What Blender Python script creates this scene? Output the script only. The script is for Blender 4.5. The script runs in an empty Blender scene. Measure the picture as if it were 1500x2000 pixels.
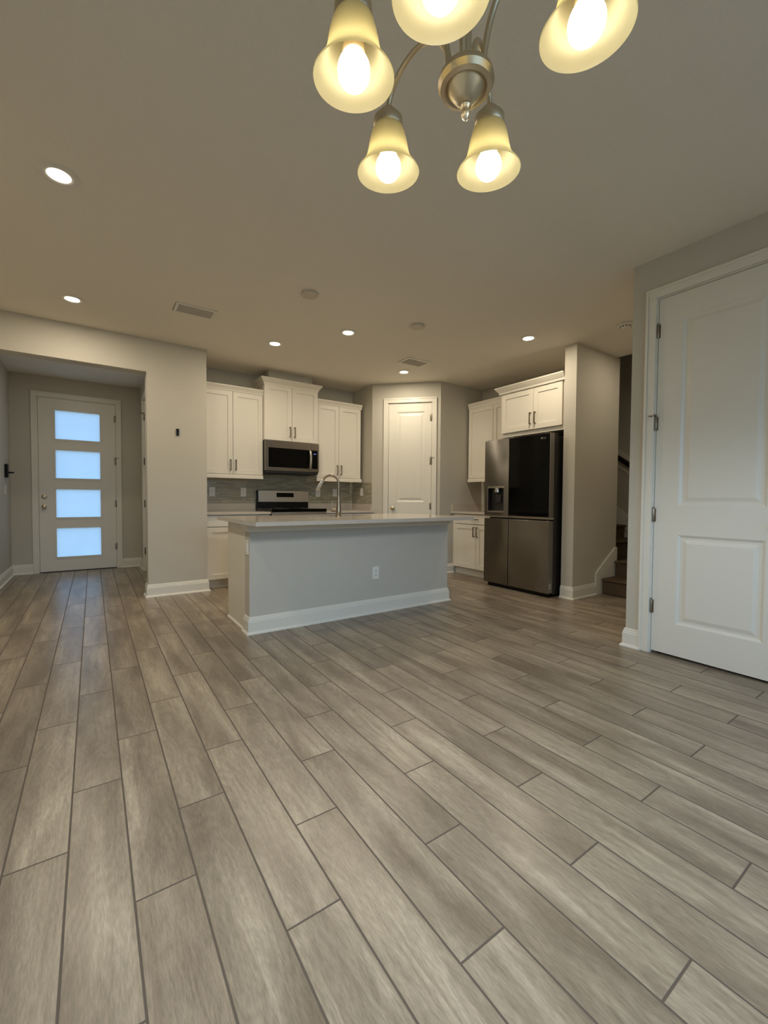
import bpy, bmesh, math, random
from mathutils import Vector, Matrix
random.seed(4)
PI = math.pi
S = bpy.context.scene
COL = S.collection

# ------------------------------------------------------------------ camera
CAM_H, F_PX = 1.060, 828.155
yaw, pitch, roll = math.radians(34.479), math.radians(1.714), math.radians(0.405)
fw = Vector((math.sin(yaw)*math.cos(pitch), math.cos(yaw)*math.cos(pitch), -math.sin(pitch)))
r0 = Vector((math.cos(yaw), -math.sin(yaw), 0)); u0 = r0.cross(fw)
rt = r0*math.cos(roll) + u0*math.sin(roll); up = -r0*math.sin(roll) + u0*math.cos(roll)
cam = bpy.data.cameras.new('camera'); cam.sensor_fit = 'VERTICAL'; cam.sensor_height = 24.0
cam.lens = F_PX/2000*24.0; cam.clip_start = 0.02
co = bpy.data.objects.new('camera', cam); COL.objects.link(co)
co.matrix_world = Matrix((( rt.x, up.x, -fw.x, 0), (rt.y, up.y, -fw.y, 0), (rt.z, up.z, -fw.z, CAM_H), (0, 0, 0, 1)))
S.camera = co

# ------------------------------------------------------------------ light settings
EXPOSURE = 1.15
SKY_COL = (0.36, 0.62, 1.0); SKY = 3.0; GROUND_COL = (0.20, 0.22, 0.20)
WARM = (1.0, 0.86, 0.66); COOL = (0.88, 0.95, 1.0)
DOWNLIGHT_W = 4.6
LENS_E = 5.0
CHAND_W = 9.5
BULB_E = 4.8
S.view_settings.view_transform = 'Standard'; S.view_settings.look = 'None'
S.view_settings.gamma = 1.0; S.view_settings.use_curve_mapping = False
S.view_settings.exposure = EXPOSURE
try:
    S.cycles.use_denoising = True; S.cycles.denoiser = 'OPENIMAGEDENOISE'
    S.cycles.max_bounces = 12; S.cycles.diffuse_bounces = 6; S.cycles.glossy_bounces = 5
    S.cycles.transmission_bounces = 6; S.cycles.transparent_max_bounces = 8
    S.cycles.sample_clamp_indirect = 6.0; S.cycles.caustics_reflective = False
except Exception: pass
W = bpy.data.worlds.new('world'); S.world = W; W.use_nodes = True
nt = W.node_tree; nt.nodes.clear()
wo = nt.nodes.new('ShaderNodeOutputWorld'); bg = nt.nodes.new('ShaderNodeBackground')
tc = nt.nodes.new('ShaderNodeTexCoord'); sx = nt.nodes.new('ShaderNodeSeparateXYZ'); cr = nt.nodes.new('ShaderNodeValToRGB')
mr = nt.nodes.new('ShaderNodeMapRange'); mr.inputs[1].default_value = -0.15; mr.inputs[2].default_value = 0.25
nt.links.new(tc.outputs['Generated'], sx.inputs[0]); nt.links.new(sx.outputs['Z'], mr.inputs[0]); nt.links.new(mr.outputs[0], cr.inputs[0])
cr.color_ramp.elements[0].color = (*GROUND_COL, 1); cr.color_ramp.elements[1].color = (*SKY_COL, 1)
nt.links.new(cr.outputs[0], bg.inputs[0]); bg.inputs[1].default_value = SKY; nt.links.new(bg.outputs[0], wo.inputs[0])

# ------------------------------------------------------------------ dimensions (metres, camera above the origin)
ZC = 2.728
XL, YW, XO, XP, ZH = -0.909, 5.109, 0.477, 1.070, 2.380
YFB, XF, ZFC, YH2 = 7.523, 0.613, 2.718, 5.262
YKB, XS, YD1, XD2, YD2, XK = 5.783, 3.367, 5.221, 4.061, 4.518, 4.915
XQ, YQ2, YQ, XQE = 4.224, 2.578, 2.715, 5.110
XCL, YCL, YB, XR = 3.213, 1.536, -2.0, 6.30
BZ = 0.134

# ------------------------------------------------------------------ materials
def lin(c):
    return tuple(((v/255)/12.92 if v/255 <= 0.04045 else ((v/255+0.055)/1.055)**2.4) for v in c)
class NT:
    def __init__(s, name):
        s.m = bpy.data.materials.new(name); s.m.use_nodes = True; s.t = s.m.node_tree; s.t.nodes.clear()
        s.out = s.n('OutputMaterial')
    def n(s, typ, **kw):
        nd = s.t.nodes.new('ShaderNode'+typ)
        for k, v in kw.items(): setattr(nd, k, v)
        return nd
    def l(s, a, b): s.t.links.new(a, b)
    def math(s, op, a, b=None, c=None):
        nd = s.n('Math', operation=op)
        for i, v in enumerate((a, b, c)):
            if v is None: continue
            if hasattr(v, 'is_output'): s.l(v, nd.inputs[i])
            else: nd.inputs[i].default_value = v
        return nd.outputs[0]
    def mix(s, fac, a, b, typ='MIX'):
        nd = s.n('Mix', data_type='RGBA', blend_type=typ)
        for k, v in ((0, fac), (6, a), (7, b)):
            if hasattr(v, 'is_output'): s.l(v, nd.inputs[k])
            else: nd.inputs[k].default_value = v if k == 0 else (*v, 1)
        return nd.outputs[2]
def mat(name, rgb, rough=0.5, metal=0.0, var=0.03, vscale=6.0, bump=0.0, bscale=80.0, aniso=0.0, spec=0.5, stretch=None, coat=0.0, wave=0.0):
    k = NT(name); b = k.n('BsdfPrincipled'); k.l(b.outputs[0], k.out.inputs[0])
    c = lin(rgb); t = k.n('TexCoord')
    src = t.outputs['Object']
    if stretch:
        mp = k.n('Mapping'); mp.inputs['Scale'].default_value = stretch; k.l(src, mp.inputs[0]); src = mp.outputs[0]
    nz = k.n('TexNoise'); nz.inputs['Scale'].default_value = vscale; nz.inputs['Detail'].default_value = 3; k.l(src, nz.inputs['Vector'])
    k.l(k.mix(nz.outputs[0], tuple(v*(1-var) for v in c), tuple(min(1, v*(1+var)) for v in c)), b.inputs['Base Color'])
    b.inputs['Roughness'].default_value = rough; b.inputs['Metallic'].default_value = metal
    b.inputs['Specular IOR Level'].default_value = spec; b.inputs['Anisotropic'].default_value = aniso
    b.inputs['Coat Weight'].default_value = coat; b.inputs['Coat Roughness'].default_value = 0.08
    if aniso:
        b.inputs['Anisotropic Rotation'].default_value = 0.25
        tg = k.n('Tangent', direction_type='RADIAL', axis='Z'); k.l(tg.outputs[0], b.inputs['Tangent'])
    nrm = None
    if wave:
        n2 = k.n('TexNoise'); n2.inputs['Scale'].default_value = 2.2; n2.inputs['Detail'].default_value = 0.5; k.l(t.outputs['Object'], n2.inputs['Vector'])
        bp0 = k.n('Bump'); bp0.inputs['Strength'].default_value = 1.0; bp0.inputs['Distance'].default_value = wave
        k.l(n2.outputs[0], bp0.inputs['Height']); nrm = bp0.outputs[0]
    if bump:
        n2 = k.n('TexNoise'); n2.inputs['Scale'].default_value = bscale; n2.inputs['Detail'].default_value = 4; k.l(src, n2.inputs['Vector'])
        bp = k.n('Bump'); bp.inputs['Strength'].default_value = bump; bp.inputs['Distance'].default_value = 0.003
        k.l(n2.outputs[0], bp.inputs['Height'])
        if nrm: k.l(nrm, bp.inputs['Normal'])
        nrm = bp.outputs[0]
    if nrm: k.l(nrm, b.inputs['Normal'])
    return k.m
def emat(name, rgb, e):
    k = NT(name); b = k.n('Emission'); k.l(b.outputs[0], k.out.inputs[0])
    b.inputs[0].default_value = (*rgb, 1); b.inputs[1].default_value = e
    return k.m

M = {}
M['wall'] = mat('greige_wall_paint', (194, 189, 176), 0.75, var=0.02, bump=0.25, bscale=170, spec=0.3)
M['ceiling'] = mat('flat_ceiling_paint', (232, 226, 214), 0.9, var=0.03, vscale=90, bump=0.5, bscale=120, spec=0.1)
M['trim'] = mat('white_trim_paint', (224, 220, 208), 0.38, var=0.01)
M['cab'] = mat('white_cabinet_paint', (224, 218, 204), 0.4, var=0.01)
M['quartz'] = mat('pale_quartz', (192, 183, 170), 0.12, var=0.05, vscale=60, spec=0.55)
M['black'] = mat('black_enamel', (7, 7, 8), 0.25, var=0.2, spec=0.3)
M['blackglass'] = mat('black_glass', (3, 3, 4), 0.06, var=0.2, spec=0.16)
M['darkplastic'] = mat('dark_plastic', (24, 23, 22), 0.5, var=0.1)
M['steel'] = mat('brushed_steel', (188, 180, 168), 0.32, 1.0, var=0.04, vscale=40, stretch=(1, 1, 60), aniso=0.0)
M['fsteel'] = mat('warped_fridge_steel', (134, 130, 124), 0.27, 1.0, var=0.03, vscale=40, stretch=(1, 1, 60), wave=0.03, aniso=1.0)
M['greybody'] = mat('dark_grey_enamel', (40, 37, 34), 0.45, var=0.05)
M['nickel'] = mat('brushed_nickel', (210, 196, 168), 0.40, 1.0, var=0.04, vscale=30)
M['dnickel'] = mat('dark_brushed_nickel', (152, 140, 120), 0.3, 1.0, var=0.04, vscale=30)
M['msteel'] = mat('dark_brushed_steel', (128, 119, 108), 0.3, 1.0, var=0.04, vscale=40, stretch=(1, 1, 60))
M['pull'] = mat('bronze_pull', (112, 98, 76), 0.35, 1.0, var=0.06)
M['hinge'] = mat('dark_nickel_hinge', (150, 138, 120), 0.35, 1.0, var=0.06)
M['chrome'] = mat('satin_chrome', (200, 196, 188), 0.18, 1.0, var=0.02)
M['carpet'] = mat('brown_carpet', (98, 83, 66), 1.0, var=0.35, vscale=260, bump=1.0, bscale=300, spec=0.05)
M['louvre'] = mat('grey_louvre_paint', (190, 184, 172), 0.5, var=0.02)
M['cover'] = mat('ceiling_cover_paint', (205, 196, 180), 0.6, var=0.02)
M['darkwood'] = mat('dark_stained_wood', (30, 22, 17), 0.4, var=0.3, vscale=20, stretch=(12, 1, 12))
M['plate'] = mat('white_plastic', (226, 224, 216), 0.35, var=0.01)
M['slot'] = mat('dark_slot', (30, 28, 26), 0.6, var=0.1)
M['bulb'] = emat('lit_bulb', (1.0, 0.93, 0.78), BULB_E)
M['lens'] = emat('lit_lens', (1.0, 0.90, 0.72), LENS_E)
M['socket'] = mat('cream_socket', (214, 190, 150), 0.6, var=0.02)
M['digits'] = emat('display_digits', (0.25, 0.35, 1.0), 0.5)
M['concrete'] = mat('pale_concrete', (150, 146, 138), 0.9, var=0.1, bump=0.4)
M['emblem'] = mat('grey_emblem', (120, 118, 116), 0.4, 0.3, var=0.02)

def shade_mat():
    k = NT('cream_alabaster_glass'); d = k.n('BsdfDiffuse'); t = k.n('BsdfTranslucent'); g = k.n('BsdfGlossy'); m = k.n('MixShader'); m2 = k.n('MixShader')
    tc = k.n('TexCoord'); nz = k.n('TexNoise'); nz.inputs['Scale'].default_value = 25; k.l(tc.outputs['Object'], nz.inputs['Vector'])
    c = k.mix(nz.outputs[0], lin((230, 221, 182)), lin((238, 230, 196)))
    k.l(c, d.inputs[0]); k.l(c, t.inputs[0]); g.inputs['Roughness'].default_value = 0.3
    m.inputs[0].default_value = 0.66; k.l(d.outputs[0], m.inputs[1]); k.l(t.outputs[0], m.inputs[2])
    m2.inputs[0].default_value = 0.03; k.l(m.outputs[0], m2.inputs[1]); k.l(g.outputs[0], m2.inputs[2]); k.l(m2.outputs[0], k.out.inputs[0])
    return k.m
M['shade'] = shade_mat()
def frost_mat():
    k = NT('frosted_glass'); t = k.n('BsdfTranslucent'); g = k.n('BsdfGlossy'); m = k.n('MixShader')
    tc = k.n('TexCoord'); nz = k.n('TexNoise'); nz.inputs['Scale'].default_value = 3; k.l(tc.outputs['Object'], nz.inputs['Vector'])
    k.l(k.mix(nz.outputs[0], (0.27, 0.31, 0.34), (0.31, 0.345, 0.375)), t.inputs[0])
    g.inputs['Roughness'].default_value = 0.25; m.inputs[0].default_value = 0.05
    k.l(t.outputs[0], m.inputs[1]); k.l(g.outputs[0], m.inputs[2]); k.l(m.outputs[0], k.out.inputs[0])
    return k.m
M['frost'] = frost_mat()
def clear_mat():
    k = NT('clear_glass'); t = k.n('BsdfTransparent'); g = k.n('BsdfGlossy'); m = k.n('MixShader'); lw = k.n('LayerWeight'); lw.inputs[0].default_value = 0.2
    g.inputs['Roughness'].default_value = 0.02; k.l(k.math('MULTIPLY', lw.outputs['Fresnel'], 0.5), m.inputs[0])
    t.inputs[0].default_value = (0.95, 0.97, 0.96, 1)
    k.l(t.outputs[0], m.inputs[1]); k.l(g.outputs[0], m.inputs[2]); k.l(m.outputs[0], k.out.inputs[0])
    return k.m
M['clear'] = clear_mat()

def floor_mat():
    k = NT('wood_look_plank_tile'); b = k.n('BsdfPrincipled'); k.l(b.outputs[0], k.out.inputs[0])
    g = k.n('TexCoord'); s = k.n('SeparateXYZ'); k.l(g.outputs['Object'], s.inputs[0])
    Wp, Lp, gr = 0.1505, 0.9, 0.0050
    u = k.math('DIVIDE', k.math('ADD', s.outputs[0], 0.0715), Wp); i = k.math('FLOOR', u); fu = k.math('SUBTRACT', u, i)
    v = k.math('DIVIDE', k.math('SUBTRACT', s.outputs[1], k.math('MULTIPLY_ADD', i, 0.3035, 0.052)), Lp); j = k.math('FLOOR', v); fv = k.math('SUBTRACT', v, j)
    du = k.math('MULTIPLY', k.math('MINIMUM', fu, k.math('SUBTRACT', 1.0, fu)), Wp)
    dv = k.math('MULTIPLY', k.math('MINIMUM', fv, k.math('SUBTRACT', 1.0, fv)), Lp)
    d = k.math('MINIMUM', du, dv)
    gm = k.n('MapRange'); gm.inputs[1].default_value = gr*0.42; gm.inputs[2].default_value = gr*0.62; k.l(d, gm.inputs[0])
    tile = gm.outputs[0]
    idv = k.n('CombineXYZ'); k.l(i, idv.inputs[0]); k.l(j, idv.inputs[1])
    wn = k.n('TexWhiteNoise', noise_dimensions='2D'); k.l(idv.outputs[0], wn.inputs['Vector'])
    ofs = k.n('VectorMath', operation='SCALE'); k.l(wn.outputs['Color'], ofs.inputs[0]); ofs.inputs['Scale'].default_value = 40
    pos = k.n('VectorMath', operation='ADD'); k.l(g.outputs['Object'], pos.inputs[0]); k.l(ofs.outputs[0], pos.inputs[1])
    def noise(scale, det, mx, my, rough=0.5, dist=0.0):
        mp = k.n('Mapping'); mp.inputs['Scale'].default_value = (mx, my, 1); k.l(pos.outputs[0], mp.inputs[0])
        n = k.n('TexNoise'); n.inputs['Scale'].default_value = scale; n.inputs['Detail'].default_value = det
        n.inputs['Roughness'].default_value = rough; n.inputs['Distortion'].default_value = dist
        k.l(mp.outputs[0], n.inputs['Vector']); return n.outputs[0]
    fine = noise(1, 5, 260, 34, 0.65)
    mid = noise(1, 5, 34, 2.0, 0.6, 0.8)
    broad = noise(1, 2, 9, 1.6, 0.5, 0.3)
    warp = noise(1, 2, 7, 1.3, 0.5)
    ring = k.math('SINE', k.math('MULTIPLY', warp, 95.0))
    c0, c1, c2 = lin((116, 103, 87)), lin((172, 159, 138)), lin((130, 117, 99))
    ramp = k.n('MapRange'); ramp.inputs[1].default_value = 0.34; ramp.inputs[2].default_value = 0.68; k.l(broad, ramp.inputs[0])
    col = k.mix(ramp.outputs[0], c0, c1)
    r2 = k.n('MapRange'); r2.inputs[1].default_value = 0.35; r2.inputs[2].default_value = 0.65; r2.inputs[3].default_value = 0.0; r2.inputs[4].default_value = 0.75; k.l(mid, r2.inputs[0])
    col = k.mix(r2.outputs[0], col, c2)
    fr = k.n('MapRange'); fr.inputs[1].default_value = 0.3; fr.inputs[2].default_value = 0.7; fr.inputs[3].default_value = 0.74; fr.inputs[4].default_value = 1.19; k.l(fine, fr.inputs[0])
    rg = k.math('MULTIPLY_ADD', k.math('MULTIPLY', ring, mid), 0.13, 1.0)
    pv = k.math('MULTIPLY_ADD', wn.outputs['Value'], 0.17, 0.93)
    f = k.math('MULTIPLY', k.math('MULTIPLY', fr.outputs[0], rg), pv)
    fc = k.n('CombineXYZ'); [k.l(f, fc.inputs[q]) for q in range(3)]
    col = k.mix(1.0, col, fc.outputs[0], 'MULTIPLY')
    col = k.mix(tile, lin((88, 77, 66)), col)
    k.l(col, b.inputs['Base Color'])
    rr = k.n('MapRange'); rr.inputs[3].default_value = 0.75; rr.inputs[4].default_value = 0.27; k.l(tile, rr.inputs[0])
    k.l(k.math('ADD', rr.outputs[0], k.math('MULTIPLY', fine, 0.06)), b.inputs['Roughness']); b.inputs['Specular IOR Level'].default_value = 0.5
    bp = k.n('Bump'); bp.inputs['Strength'].default_value = 0.6; bp.inputs['Distance'].default_value = 0.002
    k.l(k.math('ADD', tile, k.math('MULTIPLY', fine, 0.05)), bp.inputs['Height']); k.l(bp.outputs[0], b.inputs['Normal'])
    return k.m
M['floor'] = floor_mat()
def tile_mat(axis):
    k = NT('linear_mosaic_tile_'+axis); b = k.n('BsdfPrincipled'); k.l(b.outputs[0], k.out.inputs[0])
    g = k.n('TexCoord'); s = k.n('SeparateXYZ'); k.l(g.outputs['Object'], s.inputs[0]); c = k.n('CombineXYZ')
    k.l(s.outputs['XYZ'.index(axis)], c.inputs[0]); k.l(s.outputs[2], c.inputs[1])
    br = k.n('TexBrick'); k.l(c.outputs[0], br.inputs['Vector']); br.offset = 0.37; br.offset_frequency = 2; br.squash = 0.7; br.squash_frequency = 3
    br.inputs['Scale'].default_value = 1; br.inputs['Brick Width'].default_value = 0.16; br.inputs['Row Height'].default_value = 0.0175; br.inputs['Mortar Size'].default_value = 0.0016
    br.inputs['Color1'].default_value = (*lin((186, 180, 158)), 1); br.inputs['Color2'].default_value = (*lin((150, 146, 128)), 1); br.inputs['Mortar'].default_value = (*lin((126, 120, 102)), 1)
    k.l(br.outputs[0], b.inputs['Base Color']); b.inputs['Roughness'].default_value = 0.18
    bp = k.n('Bump'); bp.inputs['Strength'].default_value = 0.5; bp.inputs['Distance'].default_value = 0.002; bp.invert = True; k.l(br.outputs['Fac'], bp.inputs['Height']); k.l(bp.outputs[0], b.inputs['Normal'])
    return k.m
M['tileX'] = tile_mat('X'); M['tileY'] = tile_mat('Y')

# ------------------------------------------------------------------ mesh helpers
class MB:
    def __init__(s): s.v = []; s.f = []; s.sm = []
    def add(s, vs, fs, smooth=False):
        o = len(s.v); s.v += [tuple(p) for p in vs]
        for f in fs: s.f.append([i+o for i in f]); s.sm.append(smooth)
        return s
    def box(s, x0, x1, y0, y1, z0, z1):
        return s.add([(x, y, z) for z in (z0, z1) for y in (y0, y1) for x in (x0, x1)],
                     [(0, 2, 3, 1), (4, 5, 7, 6), (0, 1, 5, 4), (2, 6, 7, 3), (0, 4, 6, 2), (1, 3, 7, 5)])
    def prism(s, poly, z0, z1):                      # polygon in xy, counter-clockwise
        n = len(poly)
        return s.add([(x, y, z0) for x, y in poly]+[(x, y, z1) for x, y in poly],
                     [list(range(n))[::-1], list(range(n, 2*n))]+[(i, (i+1) % n, (i+1) % n+n, i+n) for i in range(n)])
    def prism_y(s, poly, y0, y1):                    # polygon in xz
        n = len(poly)
        return s.add([(x, y0, z) for x, z in poly]+[(x, y1, z) for x, z in poly],
                     [list(range(n)), list(range(n, 2*n))[::-1]]+[(i, i+n, (i+1) % n+n, (i+1) % n) for i in range(n)])
    def prism_x(s, poly, x0, x1):                    # polygon in yz
        n = len(poly)
        return s.add([(x0, y, z) for y, z in poly]+[(x1, y, z) for y, z in poly],
                     [list(range(n))[::-1], list(range(n, 2*n))]+[(i, (i+1) % n, (i+1) % n+n, i+n) for i in range(n)])
    def lathe(s, prof, c=(0, 0, 0), n=32, axis='z', mtx=None, caps=True):   # prof: (radius, height)
        vs = []; fs = []
        for r, h in prof:
            for i in range(n):
                a = 2*PI*i/n; p = (r*math.cos(a), r*math.sin(a), h)
                if axis == 'y': p = (p[0], -p[2], p[1])
                if axis == 'x': p = (p[2], p[0], p[1])
                p = Vector(p)
                if mtx is not None: p = mtx @ p
                vs.append(p+Vector(c))
        m = len(prof)
        for k in range(m-1):
            for i in range(n): fs.append((k*n+i, k*n+(i+1) % n, (k+1)*n+(i+1) % n, (k+1)*n+i))
        if caps: fs.append(list(range(n))[::-1]); fs.append(list(range((m-1)*n, m*n)))
        return s.add(vs, fs, True)
    def tube(s, path, r, n=10):
        P = [Vector(p) for p in path]; m = len(P); R = r if isinstance(r, (list, tuple)) else [r]*m
        vs = []; prev = None
        for k in range(m):
            t = (P[min(k+1, m-1)]-P[max(k-1, 0)]).normalized()
            if prev is None:
                a = Vector((0, 0, 1)) if abs(t.z) < 0.9 else Vector((1, 0, 0)); nx = t.cross(a).normalized()
            else: nx = (prev-t*prev.dot(t)).normalized()
            ny = t.cross(nx); prev = nx
            for i in range(n):
                a = 2*PI*i/n; vs.append(P[k]+R[k]*(nx*math.cos(a)+ny*math.sin(a)))
        fs = [(k*n+i, k*n+(i+1) % n, (k+1)*n+(i+1) % n, (k+1)*n+i) for k in range(m-1) for i in range(n)]
        fs += [list(range(n))[::-1], list(range((m-1)*n, m*n))]
        return s.add(vs, fs, True)
    def sweep(s, path, prof, closed=False):          # profile (offset to the LEFT of travel, z) along a mitred xy path
        P = [Vector(p) for p in path]; m = len(P); k = len(prof); vs = []
        for i in range(m):
            d0 = (P[i]-P[i-1]).normalized() if i else None
            d1 = (P[i+1]-P[i]).normalized() if i < m-1 else None
            n0 = Vector((-d0.y, d0.x)) if d0 else None; n1 = Vector((-d1.y, d1.x)) if d1 else None
            if n0 is None: q = n1
            elif n1 is None: q = n0
            else: q = (n0+n1)/(1+n0.dot(n1))
            for d, z in prof: vs.append((P[i].x+q.x*d, P[i].y+q.y*d, z))
        fs = [(i*k+j, i*k+(j+1) % k, (i+1)*k+(j+1) % k, (i+1)*k+j) for i in range(m-1) for j in range(k)]
        fs += [list(range(k))[::-1], list(range((m-1)*k, m*k))]
        return s.add(vs, fs)
    def slab(s, x0, x1, z0, z1, yf, th, panels=(), prof=((0, 0), (0.002, 0.009)), through=False):
        # door-like slab: front at y=yf facing -y, rectangular panels (stacked in one column) sunk with a profile
        if not panels: return s.box(x0, x1, yf, yf+th, z0, z1)
        q = lambda a, b, c, d, y: s.add([(a, y, c), (b, y, c), (b, y, d), (a, y, d)], [(0, 1, 2, 3)])
        px0, px1 = panels[0][0], panels[0][1]; ys = [yf] + ([yf+th] if through else [])
        for y in ys:
            q(x0, px0, z0, z1, y); q(px1, x1, z0, z1, y); zz = z0
            for p in panels: q(px0, px1, zz, p[2], y); zz = p[3]
            q(px0, px1, zz, z1, y)
        if not through: q(x0, x1, z0, z1, yf+th)
        for a, b in (((x0, z0), (x1, z0)), ((x1, z0), (x1, z1)), ((x1, z1), (x0, z1)), ((x0, z1), (x0, z0))):
            s.add([(a[0], yf, a[1]), (b[0], yf, b[1]), (b[0], yf+th, b[1]), (a[0], yf+th, a[1])], [(0, 3, 2, 1)])
        for a, b, c, d in panels:
            ring = lambda i, y: [(a+i, yf+y, c+i), (b-i, yf+y, c+i), (b-i, yf+y, d-i), (a+i, yf+y, d-i)]
            P = ((0, 0), (0, th)) if through else prof
            for (i0, y0), (i1, y1) in zip(P, P[1:]):
                s.add(ring(i0, y0)+ring(i1, y1), [(e, (e+1) % 4, (e+1) % 4+4, e+4) for e in range(4)])
            if not through: s.add(ring(*P[-1]), [(0, 1, 2, 3)])
        return s
    def build(s, name, m, parent=None, bevel=0.0, loc=None, fix=True):
        me = bpy.data.meshes.new(name); me.from_pydata(s.v, [], s.f)
        for i, p in enumerate(me.polygons): p.use_smooth = s.sm[i]
        if fix:
            b = bmesh.new(); b.from_mesh(me); bmesh.ops.remove_doubles(b, verts=b.verts, dist=1e-5)
            bmesh.ops.recalc_face_normals(b, faces=b.faces); b.to_mesh(me); b.free()
        for mm in (m if isinstance(m, (list, tuple)) else [m]): me.materials.append(M[mm] if isinstance(mm, str) else mm)
        o = bpy.data.objects.new(name, me); COL.objects.link(o)
        if parent: o.parent = parent
        if loc: o.location = loc
        if any(s.sm):
            try: me.set_sharp_from_angle(angle=math.radians(40))
            except Exception: pass
        if bevel:
            md = o.modifiers.new('bevel', 'BEVEL'); md.width = bevel; md.segments = 2; md.limit_method = 'ANGLE'; md.angle_limit = math.radians(40)
        return o
def tag(o, label=None, cat=None, group=None, kind=None):
    if label: o['label'] = label
    if cat: o['category'] = cat
    if group: o['group'] = group
    if kind: o['kind'] = kind
    return o
def thing(name, loc, rot=0.0, label=None, cat=None, group=None, kind=None):
    o = bpy.data.objects.new(name, None); COL.objects.link(o); o.location = loc; o.rotation_euler = (0, 0, rot); o.empty_display_size = 0.1
    return tag(o, label, cat, group, kind)
def struct(name, mb, m, label, cat, bevel=0.0): return tag(mb.build(name, m, bevel=bevel), label, cat, kind='structure')
def copy_tree(o, parent=None):
    c = o.copy(); COL.objects.link(c)
    if parent: c.parent = parent
    for ch in [x for x in bpy.data.objects if x.parent == o]: copy_tree(ch, c)
    return c
def arc(c, r, a0, a1, n, f): return [f(c, r, a0+(a1-a0)*i/n) for i in range(n+1)]

# ------------------------------------------------------------------ room shell
T = 0.12
struct('floor', MB().box(-1.1, XR+T, YB-0.1, YFB+0.1, -0.08, 0.0), 'floor', 'greige wood-look plank tile floor with thin dark grout lines', 'floor')
struct('ceiling', MB().box(-1.1, 5.06, YB-0.12, YFB+0.12, ZC, ZC+0.1), 'ceiling', 'flat painted ceiling over the dining room and kitchen', 'ceiling')
def wall(name, rects, label, extra=None):
    mb = MB()
    for r in rects: mb.box(*r)
    if extra: extra(mb)
    return struct(name, mb, 'wall', label, 'wall')
wall('wall_left', [(XL-T, XL, YB, YFB, 0, ZC)], 'grey painted wall along the left side of the foyer')
JX = 0.014
fdx0, fdx1, fdh = -0.612, 0.288, 2.434
wall('wall_foyer', [(XL, fdx0-JX, YFB, YFB+T, 0, ZC), (fdx1+JX, 1.4, YFB, YFB+T, 0, ZC), (1.3, 1.4, YKB+T, YFB, 0, ZC), (fdx0-JX, fdx1+JX, YFB, YFB+T, fdh+JX, ZC)], 'grey painted foyer wall around the glazed front door')
wall('wall_header', [(XL, XO, YW, YH2, ZH, ZC)], 'grey painted header above the foyer opening')
wall('wall_partition', [(XO, XP, YW, YH2, 0, ZC), (XP-T, XP, YH2, YKB, 0, ZC)], 'grey painted wall pier between foyer opening and kitchen cabinets')
sd0, sd1 = 6.14, 6.96
wall('wall_foyer_side', [(XF, XF+T, YH2, sd0-JX, 0, ZC), (XF, XF+T, sd1+JX, YFB, 0, ZC), (XF, XF+T, sd0-JX, sd1+JX, 2.434+JX, ZC)], 'grey painted side wall of the foyer on the right')
wall('wall_kitchen', [(XP-T, XQE, YKB, YKB+T, 0, ZC), (XK, XQE, YD2+T, YKB, 0, ZC)], 'kitchen back wall behind the range and white cabinets')
dd = math.sqrt(0.5)
ps0, ps1, psh = 0.245, 0.861, 2.436
def pantry_extra(mb):
    def seg(s0, s1, z0, z1):
        a = (XS+s0*dd, YD1-s0*dd); b = (XS+s1*dd, YD1-s1*dd); n = (T*dd, T*dd)
        mb.prism([a, b, (b[0]+n[0], b[1]+n[1]), (a[0]+n[0], a[1]+n[1])], z0, z1)
    L = math.hypot(XD2-XS, YD1-YD2)
    seg(0, ps0-JX, 0, ZC); seg(ps1+JX, L, 0, ZC); seg(ps0-JX, ps1+JX, psh+JX, ZC)
wall('wall_pantry', [(XS, XS+T, YD1, YKB, 0, ZC), (XD2, XK, YD2, YD2+T, 0, ZC)], 'angled grey pantry wall in the kitchen corner', pantry_extra)
wall('wall_kitchen_right', [(XK, XQE, YQ, YD2+T, 0, ZC)], 'grey kitchen wall behind the refrigerator')
wall('wall_column', [(XQ, XQE, YQ2, YQ, 0, ZC)], 'grey wall end standing between refrigerator and stairs')
cd0, cd1, cdh = 0.61, 1.368, 2.440
wall('wall_closet', [(XCL, XCL+T, YB, cd0-JX, 0, ZC), (XCL, XCL+T, cd1+JX, YCL, 0, ZC), (XCL, XCL+T, cd0-JX, cd1+JX, cdh+JX, ZC), (XCL+T, XR, YCL-T, YCL, 0, ZC), (4.1, 4.2, YB, YCL-T, 0, ZC), (XCL+T, 4.1, YB, YB+0.1, 0, ZC)], 'grey wall around the tall two-panel door on the right')
wall('wall_stair', [(XR, XR+T, YCL-T, 6.0, 0, 5.2), (XQE, XR, 5.9, 6.0, 0, 5.2), (5.0, 5.06, YCL-T, 6.0, ZC+0.1, 5.2), (5.06, XR, YCL-T, YCL, ZC, 5.2), (XQE-0.05, XQE, YQ+0.001+1.93, 5.9, 0, ZC), (5.0, XR+T, YCL-T, 6.0, 5.2, 5.3)], 'shadowed stairwell wall carrying the handrail')
wx0, wx1, wz0, wz = -0.50, 2.80, 0.95, 2.40
wall('wall_back', [(XL-T, wx0, YB-T, YB, 0, ZC), (wx1, XCL+T, YB-T, YB, 0, ZC), (wx0, wx1, YB-T, YB, wz, ZC), (wx0, wx1, YB-T, YB, 0, wz0)], 'grey wall around the added window behind the dining room')
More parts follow.
